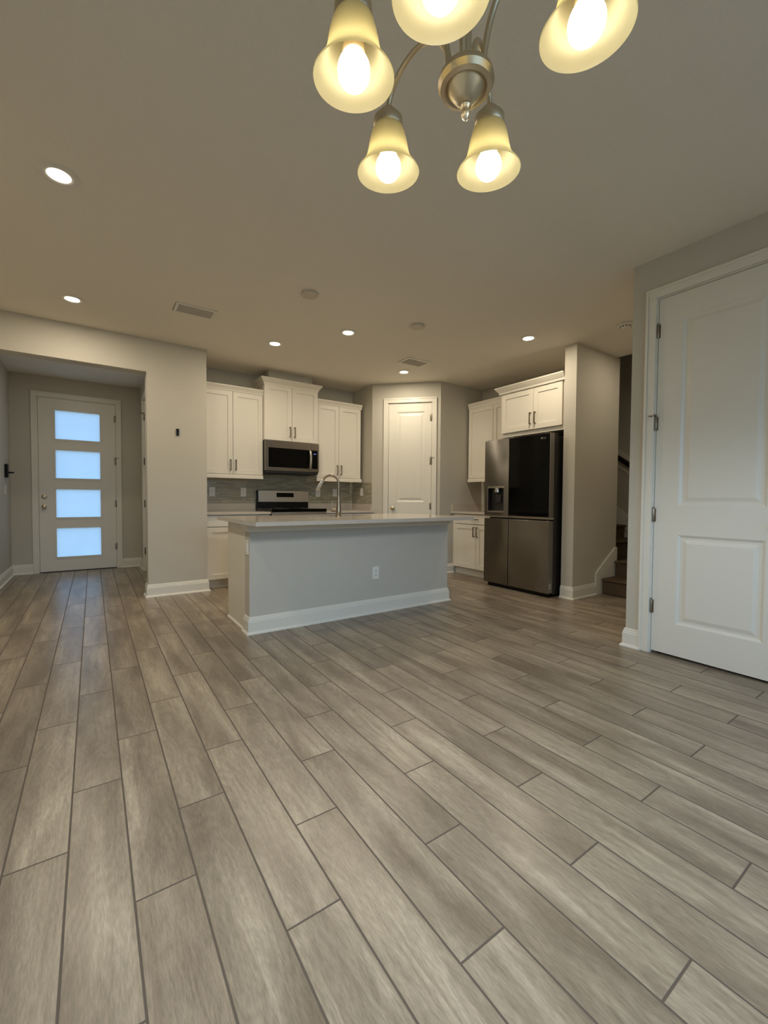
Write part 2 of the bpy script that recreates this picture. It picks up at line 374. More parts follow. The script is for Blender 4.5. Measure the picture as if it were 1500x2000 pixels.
# unseen window added behind the camera for daylight: three sashes side by side
w1 = tag(MB().box(wx0, wx0+0.05, YB-0.1, YB-0.02, wz0, wz).box(wx1-0.05, wx1, YB-0.1, YB-0.02, wz0, wz).box(wx0+0.05, wx1-0.05, YB-0.1, YB-0.02, wz-0.05, wz).box(wx0+0.05, wx1-0.05, YB-0.1, YB-0.02, wz0, wz0+0.04).box(wx0-0.04, wx1+0.04, YB, YB+0.03, wz0-0.03, wz0)
         .build('window_1', 'trim'), 'added white framed triple window in the unseen back wall', 'window', kind='structure')
for i in range(3):
    a = wx0+0.05+i*(wx1-wx0-0.1)/3; b = a+(wx1-wx0-0.1)/3; y = YB-0.06; e0 = wz0+0.04; e1 = wz-0.05
    f = MB().box(a, a+0.04, y-0.02, y+0.02, e0, e1).box(b-0.04, b, y-0.02, y+0.02, e0, e1).box(a+0.04, b-0.04, y-0.02, y+0.02, e1-0.05, e1).box(a+0.04, b-0.04, y-0.02, y+0.02, e0, e0+0.05).build('sash', 'trim', w1)
    MB().box(a+0.04, b-0.04, y-0.004, y+0.004, e0+0.05, e1-0.05).build('pane', 'clear', f)
struct('ground', MB().box(-6, 8, YB-7, YB-T-0.02, -0.3, -0.1), 'concrete', 'pale concrete patio outside the added dining room window', 'patio')
pl = bpy.data.lights.new('window_portal', 'AREA'); pl.shape = 'RECTANGLE'; pl.size = wx1-wx0; pl.size_y = wz-wz0
try: pl.cycles.is_portal = True
except Exception: pass
po = bpy.data.objects.new('window_portal', pl); COL.objects.link(po); po.location = ((wx0+wx1)/2, YB-0.13, (wz+wz0)/2); po.rotation_euler = (PI/2, 0, 0)

# baseboards
BP = [(0, 0), (0.030, 0), (0.030, 0.006), (0.026, 0.014), (0.018, 0.020), (0.016, 0.020), (0.016, 0.098), (0.013, 0.103), (0.013, 0.112), (0.009, 0.117), (0.008, 0.128), (0.003, BZ), (0, BZ)]
def baseboard(name, path, label): return struct(name, MB().sweep(path, BP), 'trim', label, 'baseboard')
baseboard('baseboard_left', [(-0.682, YFB), (XL, YFB), (XL, YB)], 'white baseboard along the left foyer wall')
baseboard('baseboard_foyer', [(XF, 7.045), (XF, YFB), (0.352, YFB)], 'white baseboard piece in the right back foyer corner')
baseboard('baseboard_partition', [(XP, 5.165), (XP, YW), (XO, YW), (XO, YH2), (XF, YH2), (XF, 6.06)], 'white baseboard around the wall pier left of the kitchen')
def dg(s): return (XS+s*dd, YD1-s*dd)
baseboard('baseboard_pantry', [(4.33, YD2), (XD2, YD2), dg(0.925)], 'white baseboard right of the pantry door')
baseboard('baseboard_column', [(4.664, YQ2), (XQ, YQ2), (XQ, YQ)], 'white baseboard around the wall end beside the refrigerator')
baseboard('baseboard_closet', [(XCL, 1.434), (XCL, YCL), (XR, YCL)], 'white baseboard at the wall corner left of the tall door')
baseboard('baseboard_right', [(XL+0.03, YB), (XCL, YB), (XCL, 0.54)], 'white baseboard at the right end of the dining room')

# ------------------------------------------------------------------ doors (part of the room)
RAISED = ((0, 0), (0.006, 0.004), (0.016, 0.011), (0.030, 0.011), (0.055, 0.003))
def make_door(name, loc, rot, w, h, panels, label, wall_t=T, hinge='right', hz=(), stop=None, knob=None, glass=False, gap=0.012):
    t = thing(name, loc, rot, label, 'door', kind='structure')
    c = MB(); cw = 0.064
    for a, b in ((-JX+0.004-cw, -JX+0.004), (w+JX-0.004, w+JX-0.004+cw)): c.box(a, b, -0.016, 0, 0, h+JX-0.004)
    c.box(-JX+0.004-cw, w+JX-0.004+cw, -0.016, 0, h+JX-0.004, h+JX-0.004+cw)
    o = -JX+0.004-cw; e = w+JX-0.004+cw; hh = h+JX-0.004+cw
    c.box(o, o+0.018, -0.022, -0.016, 0, hh).box(e-0.018, e, -0.022, -0.016, 0, hh).box(o+0.018, e-0.018, -0.022, -0.016, hh-0.018, hh)
    c.build('casing', 'trim', t, bevel=0.002)
    j = MB().box(-JX, -0.003, 0, wall_t, 0, h+0.003).box(w+0.003, w+JX, 0, wall_t, 0, h+0.003).box(-JX, w+JX, 0, wall_t, h+0.003, h+JX)
    j.box(-0.003, 0.012, 0.056, 0.075, 0, h+0.003).box(w-0.012, w+0.003, 0.056, 0.075, 0, h+0.003).build('jamb', 'trim', t)
    s = MB().slab(0, w, gap, h, 0.01, 0.044, panels, RAISED, through=glass).build('door_panel', 'trim', t, bevel=0.0)
    if glass:
        for a, b, cc, d in panels:
            f = MB(); k = 0.018
            f.box(a-k, a+0.006, 0.002, 0.01, cc-k, d+k).box(b-0.006, b+k, 0.002, 0.01, cc-k, d+k).box(a+0.006, b-0.006, 0.002, 0.01, cc-k, cc+0.006).box(a+0.006, b-0.006, 0.002, 0.01, d-0.006, d+k)
            fo = f.build('pane_bead', 'trim', s, bevel=0.002)
            p = MB(); p.add([(a, 0.02, cc), (b, 0.02, cc), (b, 0.02, d), (a, 0.02, d)], [(0, 1, 2, 3)])
            p.add([(a, 0.030, cc), (b, 0.030, cc), (b, 0.030, d), (a, 0.030, d)], [(3, 2, 1, 0)])
            po = p.build('pane', ['frost', 'clear'], s, fix=False); po.data.polygons[1].material_index = 1
    if glass: MB().box(-0.003, w+0.003, -0.004, 0.11, 0.0, 0.010).build('threshold', 'darkplastic', t)
    hx = w+0.001 if hinge == 'right' else -0.001
    for q, z in enumerate(hz):
        m = MB().lathe([(0.0065, -0.047), (0.0075, -0.045), (0.0075, 0.045), (0.0065, 0.047)], (hx, 0.001, z), 12)
        m.lathe([(0.003, 0.047), (0.0055, 0.050), (0.0055, 0.056), (0.002, 0.058)], (hx, 0.001, z), 10)
        m.box(hx-0.022, hx+0.012, 0.0085, 0.0105, z-0.045, z+0.045)
        ho = m.build('hinge', 'hinge', t)
        if q == stop:
            sg = -1 if hinge == 'right' else 1
            MB().tube([(hx, 0.001, z+0.055), (hx, -0.03, z+0.055), (hx+sg*0.012, -0.048, z+0.055)], 0.005, 8).lathe([(0.009, 0), (0.009, 0.008)], (hx+sg*0.012, -0.048, z+0.051), 12) \
                .tube([(hx, 0.0, z+0.055), (hx-sg*0.035, -0.03, z+0.052)], 0.004, 8).build('door_stop', 'hinge', ho)
    if knob:
        for z, kind in knob[1]:
            x = knob[0]
            if kind == 'knob':
                m = MB().lathe([(0.031, 0.0), (0.031, 0.005), (0.012, 0.010), (0.011, 0.028), (0.020, 0.034), (0.028, 0.045), (0.028, 0.052), (0.020, 0.061), (0.004, 0.064)], (x, 0.01, z), 28, 'y')
                m.build('knob', 'nickel', s)
            else:
                m = MB().lathe([(0.030, 0.0), (0.030, 0.008), (0.024, 0.013), (0.004, 0.014)], (x, 0.01, z), 28, 'y').box(x-0.004, x+0.004, -0.018, 0.0, z-0.014, z+0.014)
                m.build('deadbolt', 'nickel', s)
    return t
# front door: four frosted panes
gx0, gx1 = -0.430-fdx0, 0.101-fdx0
make_door('door_1', (fdx0, YFB, 0), 0, fdx1-fdx0, fdh, [(gx0, gx1, 0.208, 0.626), (gx0, gx1, 0.768, 1.176), (gx0, gx1, 1.322, 1.726), (gx0, gx1, 1.871, 2.281)],
          'white front door with four blue-lit frosted glass panes', hinge='right', hz=(0.324, 0.964, 1.593, 2.225), stop=2, knob=(0.056, ((1.064, 'bolt'), (0.925, 'knob'))), glass=True)
# foyer side door seen edge-on
make_door('door_2', (XF, sd1, 0), -PI/2, sd1-sd0, 2.434, [(0.13, sd1-sd0-0.13, 0.24, 0.83), (0.13, sd1-sd0-0.13, 1.03, 2.27)], 'white door seen edge-on at the right side of the foyer',
          hinge='left', hz=(0.29, 0.97, 1.575, 2.21), stop=3, knob=(sd1-sd0-0.06, ((0.93, 'knob'),)))
make_door('door_3', (*dg(ps0), 0), -PI/4, ps1-ps0, psh, [(0.118, ps1-ps0-0.098, 0.24, 0.83), (0.118, ps1-ps0-0.098, 1.027, 2.318)], 'narrow white pantry door in the angled corner wall',
          hinge='right', hz=(0.33, 0.965, 1.605, 2.222), stop=2, knob=(0.066, ((0.935, 'knob'),)))
make_door('door_4', (XCL, cd1, 0), -PI/2, cd1-cd0, cdh, [(0.145, cd1-cd0-0.16, 0.232, 0.835), (0.145, cd1-cd0-0.16, 1.030, 2.285)], 'tall white two-panel door on the right wall',
          hinge='left', hz=(0.328, 0.964, 1.595, 2.226), stop=2, knob=(cd1-cd0-0.06, ((0.93, 'knob'),)), gap=0.018)

# ------------------------------------------------------------------ cabinets
def pull(mb, x, y, z, L=0.135, horiz=False):
    r = 0.0048; d = 0.030
    if horiz:
        return mb.box(x-L/2, x+L/2, y-d-r, y-d+r, z-r, z+r).box(x-L/2, x-L/2+2*r, y-d+r, y, z-r, z+r).box(x+L/2-2*r, x+L/2, y-d+r, y, z-r, z+r)
    return mb.box(x-r, x+r, y-d-r, y-d+r, z-L/2, z+L/2).box(x-r, x+r, y-d+r, y, z-L/2, z-L/2+2*r).box(x-r, x+r, y-d+r, y, z+L/2-2*r, z+L/2)
def shaker(t, x0, x1, z0, z1, hx=None, hz=None, horiz=False, name='door', fr=0.058, flat=False):
    m = MB()
    if flat: m.box(x0, x1, -0.02, -0.001, z0, z1)
    else: m.slab(x0, x1, z0, z1, -0.02, 0.019, [(x0+fr, x1-fr, z0+fr, z1-fr)], ((0, 0), (0.002, 0.010)))
    d = m.build(name, 'cab', t, bevel=0.0)
    if hx is not None: pull(MB(), hx, -0.02, hz, 0.135, horiz).build('handle', 'pull', d, bevel=0.001)
    return d
def crown_prof(z0, z1, ov): h = z1-z0; return [(-0.002, z0), (0.008, z0), (0.010, z0+h*0.25), (ov*0.55, z0+h*0.5), (ov*0.92, z0+h*0.8), (ov, z0+h*0.84), (ov, z1), (-0.002, z1)]
def wall_cabinet(loc, rot, w, d, z0, z1, dz0, dz1, split, label, group, hz, crown=None, rail=None, xm=0.0, ends=(False, False), xm1=None):
    t = thing('wall_cabinet', loc, rot, label, 'kitchen cabinet', group)
    MB().box(0, w, 0.006, d, z0-loc[2], z1-loc[2]).build('carcass', 'cab', t)
    o = loc[2]; xm1 = xm if xm1 is None else xm1
    shaker(t, 0.003+xm, split-0.0027, dz0-o, dz1-o, split-0.032, hz-o)
    shaker(t, split+0.0027, w-0.003-xm1, dz0-o, dz1-o, split+0.032, hz-o)
    path = ([(w, d)] if ends[1] else []) + [(w, -0.018), (0, -0.018)] + ([(0, d)] if ends[0] else [])
    if crown: MB().sweep(path, crown_prof(crown[0]-o, crown[1]-o, crown[2])).build('crown_moulding', 'cab', t)
    if rail:
        MB().sweep([(w, -0.016), (0, -0.016)], [(-0.018, rail[0]-o), (0.012, rail[0]-o), (0.012, rail[1]-0.008-o), (0.004, rail[1]-o), (-0.018, rail[1]-o)]).build('light_rail', 'cab', t)
    return t
YU, YU2 = 5.442+0.02, 5.399+0.02
G1 = 'white shaker wall cabinets'
wall_cabinet((XP+0.004, YU, 1.357), 0, 1.828-XP-0.006, YKB-YU-0.003, 1.357, 2.40, 1.362, 2.385, 1.448-XP-0.004, 'white two-door wall cabinet beside the grey wall pier, left of the microwave', G1, 1.475, (2.385, 2.453, 0.03), (1.311, 1.357))
wall_cabinet((1.829, YU2, 1.818), 0, 0.756, YKB-YU2-0.003, 1.818, 2.55, 1.823, 2.535, 0.378, 'white two-door wall cabinet above the microwave with tall crown', G1, 1.945, (2.532, 2.616, 0.05), None, ends=(True, True))
wall_cabinet((2.588, YU, 1.357), 0, 3.320-2.588, YKB-YU-0.003, 1.357, 2.40, 1.362, 2.385, 0.351, 'white two-door wall cabinet right of the microwave, near the pantry door', G1, 1.475, (2.385, 2.453, 0.03), (1.311, 1.357), xm1=0.02)
XA = 4.585+0.02
wall_cabinet((XA, YD2-0.035, 1.37), -PI/2, 0.856, XK-XA-0.003, 1.37, 2.40, 1.375, 2.385, YD2-0.035-4.022, 'white wall cabinet between the pantry corner and the refrigerator cabinet', G1, 1.49, (2.385, 2.462, 0.03), (1.322, 1.37))
XB = 4.242+0.02
wall_cabinet((XB, 3.615, 1.842), -PI/2, 3.615-YQ-0.004, XK-XB-0.003, 1.842, 2.40, 1.892, 2.365, 3.615-3.121, 'white deep wall cabinet directly above the refrigerator', G1, 2.02, (2.378, 2.462, 0.05), None, xm=0.03, ends=(True, False))
# painted duct box above the middle cabinet
tag(MB().box(1.905, 2.525, 5.455, YKB-0.002, 2.616, ZC-0.001).build('vent_duct_cover', 'wall', bevel=0.002), 'painted box closing the gap between middle cabinet crown and ceiling', 'duct cover')

def base_cabinet(loc, rot, w, d, label, group, H=0.864, left_fill=0.0, split=None):
    t = thing('base_cabinet', loc, rot, label, 'kitchen cabinet', group)
    MB().box(0, w, 0.006, d, 0.1, H).build('carcass', 'cab', t)
    MB().box(0, w, 0.065, d, 0.0, 0.1).build('toe_kick', 'cab', t)
    x0 = 0.004+left_fill; x1 = w-0.004; sp = split or (x0+x1)/2
    shaker(t, x0, x1, 0.728, 0.855, (x0+x1)/2, 0.795, True, 'drawer', flat=True)
    shaker(t, x0, sp-0.0027, 0.112, 0.718, sp-0.03, 0.62); shaker(t, sp+0.0027, x1, 0.112, 0.718, sp+0.03, 0.62)
    return t
KY = 5.142
G2 = 'white shaker base cabinets'
base_cabinet((XP+0.004, KY+0.045, 0), 0, 1.826-XP-0.004, YKB-KY-0.048, 'white base cabinet between the grey wall pier and the range', G2)
base_cabinet((2.592, KY+0.045, 0), 0, XS-2.596, YKB-KY-0.048, 'white base cabinet right of the range behind the island', G2)
XKF = 4.27
base_cabinet((XKF+0.045, YD2-0.004, 0), -PI/2, 0.84, XK-XKF-0.048, 'white base cabinet between the pantry wall and the refrigerator', G2, left_fill=0.055, split=0.475)
def counter(name, x0, x1, y0, y1, label, splash):
    t = thing(name, (x0, y0, 0.866), 0, label, 'countertop', 'pale stone wall countertops')
    MB().box(0, x1-x0, 0, y1-y0, 0, 0.029).build('stone_top', 'quartz', t, bevel=0.002)
    b = MB()
    for s in splash: b.box(s[0]-x0, s[1]-x0, s[2]-y0, s[3]-y0, 0.030, 0.128)
    b.build('backsplash', 'quartz', t)
counter('countertop', XP+0.003, 1.828, KY, YKB-0.003, 'pale stone countertop left of the range', [(XP+0.003, 1.828, YKB-0.023, YKB-0.003)])
counter('countertop', 2.590, XS-0.003, KY, YKB-0.003, 'pale stone countertop right of the range', [(2.590, XS-0.023, YKB-0.023, YKB-0.003), (XS-0.023, XS-0.003, KY+0.082, YKB-0.003)])
counter('countertop', XKF, XK-0.003, 3.68, YD2-0.003, 'pale stone countertop between the pantry wall and the refrigerator', [(XKF+0.02, XK-0.023, YD2-0.023, YD2-0.003), (XK-0.023, XK-0.003, 3.68, YD2-0.003)])
tb = thing('tile_backsplash', (XP, YKB, 0.9), 0, 'grey linear mosaic tile backsplash between counters and wall cabinets', 'backsplash')
MB().box(0.002, 1.828-XP, -0.010, -0.001, 0.096, 0.410).box(1.828-XP, 2.588-XP, -0.010, -0.001, 0.0, 0.485).box(2.588-XP, XS-XP-0.001, -0.010, -0.001, 0.096, 0.410).build('back_tiles', 'tileX', tb)
ts = thing('tile_backsplash', (XS, YD1, 0.9), 0, 'narrow strip of grey mosaic tile on the side wall beside the pantry corner', 'backsplash')
MB().box(-0.010, -0.001, 0.001, YKB-YD1-0.012, 0.096, 0.405).build('side_tiles', 'tileY', ts)

# ------------------------------------------------------------------ outlets and switches
def wall_plate(kind, loc, rot, label, group):
    t = thing('wall_outlet' if kind == 'outlet' else 'light_switch', loc, rot, label, 'outlet' if kind == 'outlet' else 'switch', group)
    MB().box(-0.036, 0.036, -0.006, 0, -0.058, 0.058).build('cover_plate', 'plate', t, bevel=0.003)
    if kind == 'outlet':
        for z in (-0.02, 0.02):
            r = MB().lathe([(0.0165, 0), (0.0165, 0.0015)], (0, -0.006, z), 20, 'y').build('receptacle', 'plate', t)
            MB().box(-0.007, -0.0045, -0.0085, -0.0072, z-0.003, z+0.007).box(0.0045, 0.007, -0.0085, -0.0072, z-0.003, z+0.006).lathe([(0.0028, 0), (0.0028, 0.001)], (0, -0.0074, z-0.009), 8, 'y').build('socket_slot', 'slot', r)
    else:
        MB().box(-0.0165, 0.0165, -0.0085, -0.006, -0.033, 0.033).build('rocker', 'plate', t, bevel=0.001)
    return t
TY = YKB-0.010
GO = 'electrical plates on the tiled backsplash'
wall_plate('outlet', (1.271, TY, 1.145), 0, 'white outlet on the tile nearest the grey wall pier', GO)
wall_plate('outlet', (1.670, TY, 1.142), 0, 'white outlet on the tile just left of the range', GO)
wall_plate('outlet', (2.766, TY, 1.150), 0, 'white outlet on the tile behind the faucet spout', GO)
wall_plate('switch', (3.049, TY, 1.155), 0, 'white switch on the back tile just right of the faucet post', GO)
wall_plate('switch', (XS-0.010, 5.489, 1.165), -PI/2, 'white switch on the tiled side wall beside the pantry corner', GO)
wall_plate('outlet', (2.167, 3.288, 0.376), 0, 'white outlet low on the grey front of the island', 'plates on the island')
wall_plate('switch', (0.996, 3.345, 0.675), -PI/2, 'white plate on the left end of the island', 'plates on the island')
wall_plate('switch', (XL, 7.10, 1.145), PI/2, 'white switch on the left foyer wall below the black lock', None)

# ------------------------------------------------------------------ island
IX0, IX1, IY0, IYK, IY1 = 0.996, 3.073, 3.288, 3.405, 3.93
t = thing('kitchen_island', ((IX0+IX1)/2, (IY0+IY1)/2, 0), 0, 'kitchen island base with grey front wall and white cabinets behind', 'kitchen island')
ox, oy = (IX0+IX1)/2, (IY0+IY1)/2
def sh(path): return [(x-ox, y-oy) for x, y in path]
MB().box(IX0-ox, IX1-ox, IY0-oy, IYK-oy, 0, 0.863).build('knee_wall', 'wall', t)
MB().box(IX0-ox+0.004, IX1-ox-0.004, IYK-oy, IY1-0.02-oy, 0.1, 0.66).box(IX0-ox+0.004, IX1-ox-0.004, IYK-oy, 3.64-oy, 0.66, 0.863).box(IX0-ox+0.004, 1.5-ox, 3.64-oy, IY1-0.02-oy, 0.66, 0.863).box(2.5-ox, IX1-ox-0.004, 3.64-oy, IY1-0.02-oy, 0.66, 0.863).box(IX0-ox+0.004, IX1-ox-0.004, IYK-oy, IY1-0.09-oy, 0, 0.1).build('carcass', 'cab', t)
for x0, x1 in ((IX0, IX0+0.016), (IX1-0.016, IX1)): MB().box(x0-ox, x1-ox, IYK-oy, IY1-0.015-oy, 0, 0.863).build('end_panel', 'cab', t)
MB().sweep(sh([(IX1, IYK), (IX1, IY0), (IX0, IY0), (IX0, IYK)]), BP).build('baseboard', 'trim', t)
MB().sweep(sh([(IX0, IYK+0.03), (IX0, IY1-0.02)]), [(0, 0), (0.014, 0), (0.013, 0.006), (0.009, 0.012), (0, 0.016)]).build('shoe_moulding', 'trim', t)
MB().sweep(sh([(IX1, IYK), (IX1, IY0), (IX0, IY0), (IX0, IYK)]), [(0, 0.800), (0.010, 0.800), (0.012, 0.812), (0.022, 0.826), (0.034, 0.848), (0.038, 0.852), (0.038, 0.863), (0, 0.863)]).build('crown_moulding', 'trim', t)
nb = 4; bw = (IX1-IX0-0.04)/nb
for i in range(nb):
    a = IX0+0.02+i*bw-ox; yb = IY1-0.02-oy
    d = MB().box(a+0.003, a+bw-0.003, yb, yb+0.019, 0.112, 0.855).build('door', 'cab', t)
    hx = a+bw-0.035 if i % 2 == 0 else a+0.035
    MB().box(hx-0.005, hx+0.005, yb+0.045, yb+0.055, 0.60, 0.74).box(hx-0.005, hx+0.005, yb+0.019, yb+0.045, 0.60, 0.61).box(hx-0.005, hx+0.005, yb+0.019, yb+0.045, 0.73, 0.74).build('handle', 'pull', d)
CX0, CX1, CY0, CY1, CT = 0.936, 3.098, 2.945, 4.055, 0.893
HX0, HX1, HY0, HY1 = 1.62, 2.38, 3.66, 3.90
tag(MB().box(CX0, CX1, CY0, HY0, CT-0.03, CT).box(CX0, CX1, HY1, CY1, CT-0.03, CT).box(CX0, HX0, HY0, HY1, CT-0.03, CT).box(HX1, CX1, HY0, HY1, CT-0.03, CT)
    .build('island_countertop', 'quartz'), 'pale quartz slab overhanging the front of the island', 'countertop')
tag(MB().box(HX0, HX0+0.004, HY0, HY1, 0.67, CT-0.032).box(HX1-0.004, HX1, HY0, HY1, 0.67, CT-0.032).box(HX0, HX1, HY0, HY0+0.004, 0.67, CT-0.032).box(HX0, HX1, HY1-0.004, HY1, 0.67, CT-0.032).box(HX0, HX1, HY0, HY1, 0.665, 0.67)
    .build('sink_basin', 'steel'), 'stainless undermount sink basin in the island top', 'sink')
# faucet
FX, FY = 1.950, 3.612
t = thing('kitchen_faucet', (FX, FY, CT), 0, 'tall gooseneck pull-down faucet on the island', 'faucet')
MB().lathe([(0.028, 0), (0.028, 0.012), (0.025, 0.016), (0.024, 0.07), (0.021, 0.10), (0.0145, 0.19), (0.0135, 0.20)], (0, 0, 0), 24).build('body', 'dnickel', t)
sdir = Vector((-0.86, 0.51, 0)).normalized(); R = 0.078
path = [Vector((0, 0, 0.195)), Vector((0, 0, 0.25)), Vector((0, 0, 0.315))]
for i in range(1, 15):
    a = PI*0.86*i/14; path.append(sdir*(R-R*math.cos(a))+Vector((0, 0, 0.315+R*math.sin(a))))
dr = (path[-1]-path[-2]).normalized(); e = path[-1]
MB().tube(path, 0.0125, 14).build('spout', 'dnickel', t)
MB().tube([e+dr*0.001, e+dr*0.03, e+dr*0.08, e+dr*0.105, e+dr*0.115], [0.0135, 0.0145, 0.0175, 0.0185, 0.015], 16).build('spray_head', 'chrome', t)
side = Vector((-0.86, 0.51, 0)).normalized()
h = MB().tube([side*0.02+Vector((0, 0, 0.062)), side*0.075+Vector((0, 0, 0.062))], 0.0175, 16).build('valve', 'dnickel', t)
MB().tube([side*0.060+Vector((0, 0, 0.078)), side*0.063+Vector((0, 0, 0.15))], [0.0045, 0.0035], 8).build('lever', 'dnickel', h)

# ------------------------------------------------------------------ range
RX0, RX1 = 1.836, 2.584
t = thing('range', (RX0, KY-0.01, 0), 0, 'stainless electric range with black cooktop under the microwave', 'stove')
w = RX1-RX0; d = YKB-0.015-(KY-0.01)
MB().box(0, w, 0.03, d, 0.06, 0.893).box(0.02, w-0.02, 0.06, d, 0, 0.06).build('body', 'black', t)
MB().box(-0.002, w+0.002, -0.010, d-0.057, 0.8935, 0.930).build('cooktop', 'blackglass', t, bevel=0.004)
for (x, y, r) in ((0.2, 0.17, 0.10), (0.55, 0.17, 0.085), (0.2, 0.42, 0.08), (0.55, 0.42, 0.105)): MB().lathe([(r, 0), (r, 0.0006), (r-0.003, 0.0006), (r-0.003, 0)], (x, y, 0.9301), 32, caps=False).build('burner_ring', 'emblem', t)
MB().box(0, w, 0.0, 0.03, 0.81, 0.890).build('front_strip', 'steel', t, bevel=0.003)
MB().box(0.004, w-0.004, -0.02, 0.028, 0.26, 0.80).build('oven_door', 'steel', t, bevel=0.004)
MB().box(0.09, w-0.09, -0.023, -0.0201, 0.36, 0.68).build('oven_window', 'blackglass', t)
MB().tube([(0.05, -0.06, 0.755), (w-0.05, -0.06, 0.755)], 0.011, 12).box(0.06, 0.08, -0.06, -0.02, 0.747, 0.763).box(w-0.08, w-0.06, -0.06, -0.02, 0.747, 0.763).build('oven_handle', 'chrome', t)
MB().box(0.004, w-0.004, -0.015, 0.028, 0.08, 0.25).build('drawer', 'steel', t, bevel=0.004)
bgd = MB().box(0, w, d-0.055, d, 0.8935, 1.172).build('backguard', 'black', t, bevel=0.004)
MB().prism_x([(d-0.075, 1.015), (d-0.056, 1.015), (d-0.056, 1.168), (d-0.068, 1.168)], 0.012, w-0.004).build('control_panel', 'steel', bgd)
MB().prism_x([(d-0.0745, 1.080), (d-0.0725, 1.080), (d-0.0700, 1.140), (d-0.0720, 1.140)], 0.267, 0.517).build('display', 'blackglass', bgd)

# ------------------------------------------------------------------ microwave
MX0, MX1, MY, MZ0, MZ1 = 1.831, 2.584, 5.372, 1.394, 1.816
t = thing('microwave', (MX0, MY, MZ0), 0, 'stainless over-the-range microwave with black door window', 'microwave')
w = MX1-MX0; h = MZ1-MZ0
MB().box(0, w, 0.03, YKB-0.012-MY, 0.0, h-0.001).build('body', 'darkplastic', t)
dw = 0.640
dr_ = MB().slab(0, dw, 0.03, h-0.002, -0.012, 0.041, [(0.04, dw-0.030, 0.075, h-0.095)], ((0, 0), (0.003, 0.004))).build('door', 'msteel', t)
MB().box(0.043, dw-0.033, -0.011, -0.0085, 0.078, h-0.098).build('door_window', 'blackglass', dr_)
hp = [(dw-0.022, -0.014-0.030*math.sin(PI*i/14)**0.6, 0.08+(h-0.18)*i/14) for i in range(15)]
MB().tube(hp, 0.0165, 12).build('door_handle', 'chrome', dr_)
cp = MB().box(dw+0.002, w, -0.012, 0.029, 0.03, h-0.002).build('control_frame', 'msteel', t, bevel=0.002)
MB().box(dw+0.006, w-0.022, -0.0145, -0.0121, 0.075, h-0.095).build('control_panel', 'blackglass', cp)
dg_ = MB()
for i in range(3): dg_.box(dw+0.030+i*0.014, dw+0.040+i*0.014, -0.0153, -0.0146, h-0.148, h-0.140)
dg_.build('display_digits', 'digits', cp)
MB().box(0.01, w-0.01, -0.002, 0.029, 0.004, 0.028).build('vent_grille', 'darkplastic', t)
em = MB()
for i in range(9):
    a = i/8*2*PI; em.box(0.365+0.020*math.cos(a)-0.004, 0.365+0.020*math.cos(a)+0.004, -0.0135, -0.0122, h-0.048+0.006*math.sin(a)-0.0015, h-0.048+0.006*math.sin(a)+0.0015)
em.build('emblem', 'emblem', dr_)

# ------------------------------------------------------------------ refrigerator
FRX, FRY, FZ = 4.039, 3.662, 1.788
t = thing('refrigerator', (FRX, FRY, 0), -PI/2, 'tall stainless side-by-side refrigerator with black glass upper door', 'refrigerator')
w = 0.914; sp = 0.372; zb = 0.847; dt = 0.082
MB().box(0.006, w-0.004, 0.095, 0.82, 0.03, FZ-0.022).build('cabinet', 'greybody', t, bevel=0.004)
MB().box(0.03, w-0.03, 0.05, 0.6, 0.0, 0.045).box(0.02, w-0.02, 0.083, 0.095, 0.045, FZ-0.03).build('grille_and_seam_backing', 'black', t)  # base grille, plus a black sheet behind the doors that darkens their seams
ld = MB().slab(0, sp-0.004, zb+0.028, FZ, 0, dt, [(0.050, 0.310, 0.912, 1.228)], ((0, 0), (0.004, 0.0), (0.006, 0.062))).build('freezer_door', 'fsteel', t, bevel=0.0)
MB().box(0, sp-0.004, 0.022, dt, zb+0.006, zb+0.0275).build('handle_recess', 'steel', ld)
fr_ = MB()
for a in ((0.050, 0.056, 0.912, 1.228), (0.304, 0.310, 0.912, 1.228), (0.056, 0.304, 0.912, 0.920), (0.056, 0.304, 1.206, 1.228)): fr_.box(a[0], a[1], -0.003, 0.02, a[2], a[3])
fr_.build('dispenser_frame', 'steel', ld)
di = MB().box(0.0565, 0.3035, 0.050, 0.060, 0.921, 1.205).box(0.0565, 0.062, 0.0, 0.05, 0.921, 1.205).box(0.298, 0.3035, 0.0, 0.05, 0.921, 1.205).build('dispenser_niche', 'darkplastic', ld)
MB().lathe([(0.036, 0.03), (0.036, 0.06), (0.030, 0.062), (0.028, 0.082)], (0.19, 0.015, 1.125), 24).build('dispenser_nozzle', 'chrome', di)
MB().box(0.150, 0.230, 0.035, 0.045, 1.03, 1.13).build('dispenser_paddle', 'greybody', di, bevel=0.004)
MB().box(0.062, 0.298, -0.002, 0.05, 0.921, 0.930).build('drip_tray', 'steel', di)
rd = MB().box(sp+0.004, w, 0, dt, zb+0.028, FZ).build('upper_door', 'fsteel', t, bevel=0.004)
MB().box(sp+0.008, w-0.004, -0.003, -0.0002, zb+0.034, FZ-0.004).build('glass_panel', 'blackglass', rd, bevel=0.002)
MB().box(sp+0.004, w, 0.022, dt, zb+0.006, zb+0.0275).build('handle_recess', 'steel', rd)
lg = MB().lathe([(0.011, 0), (0.011, 0.0008)], (w-0.105, -0.0031, FZ-0.050), 24, 'y').build('emblem', 'emblem', rd)
tx = bpy.data.curves.new('logo_text', 'FONT'); tx.body = 'LG'; tx.size = 0.030; tx.extrude = 0.0004; tx.align_x = 'LEFT'; tx.materials.append(M['emblem'])
tob = bpy.data.objects.new('logo_text', tx); COL.objects.link(tob); bpy.context.view_layer.update()
lme = bpy.data.meshes.new_from_object(tob.evaluated_get(bpy.context.evaluated_depsgraph_get())); bpy.data.objects.remove(tob); bpy.data.curves.remove(tx)
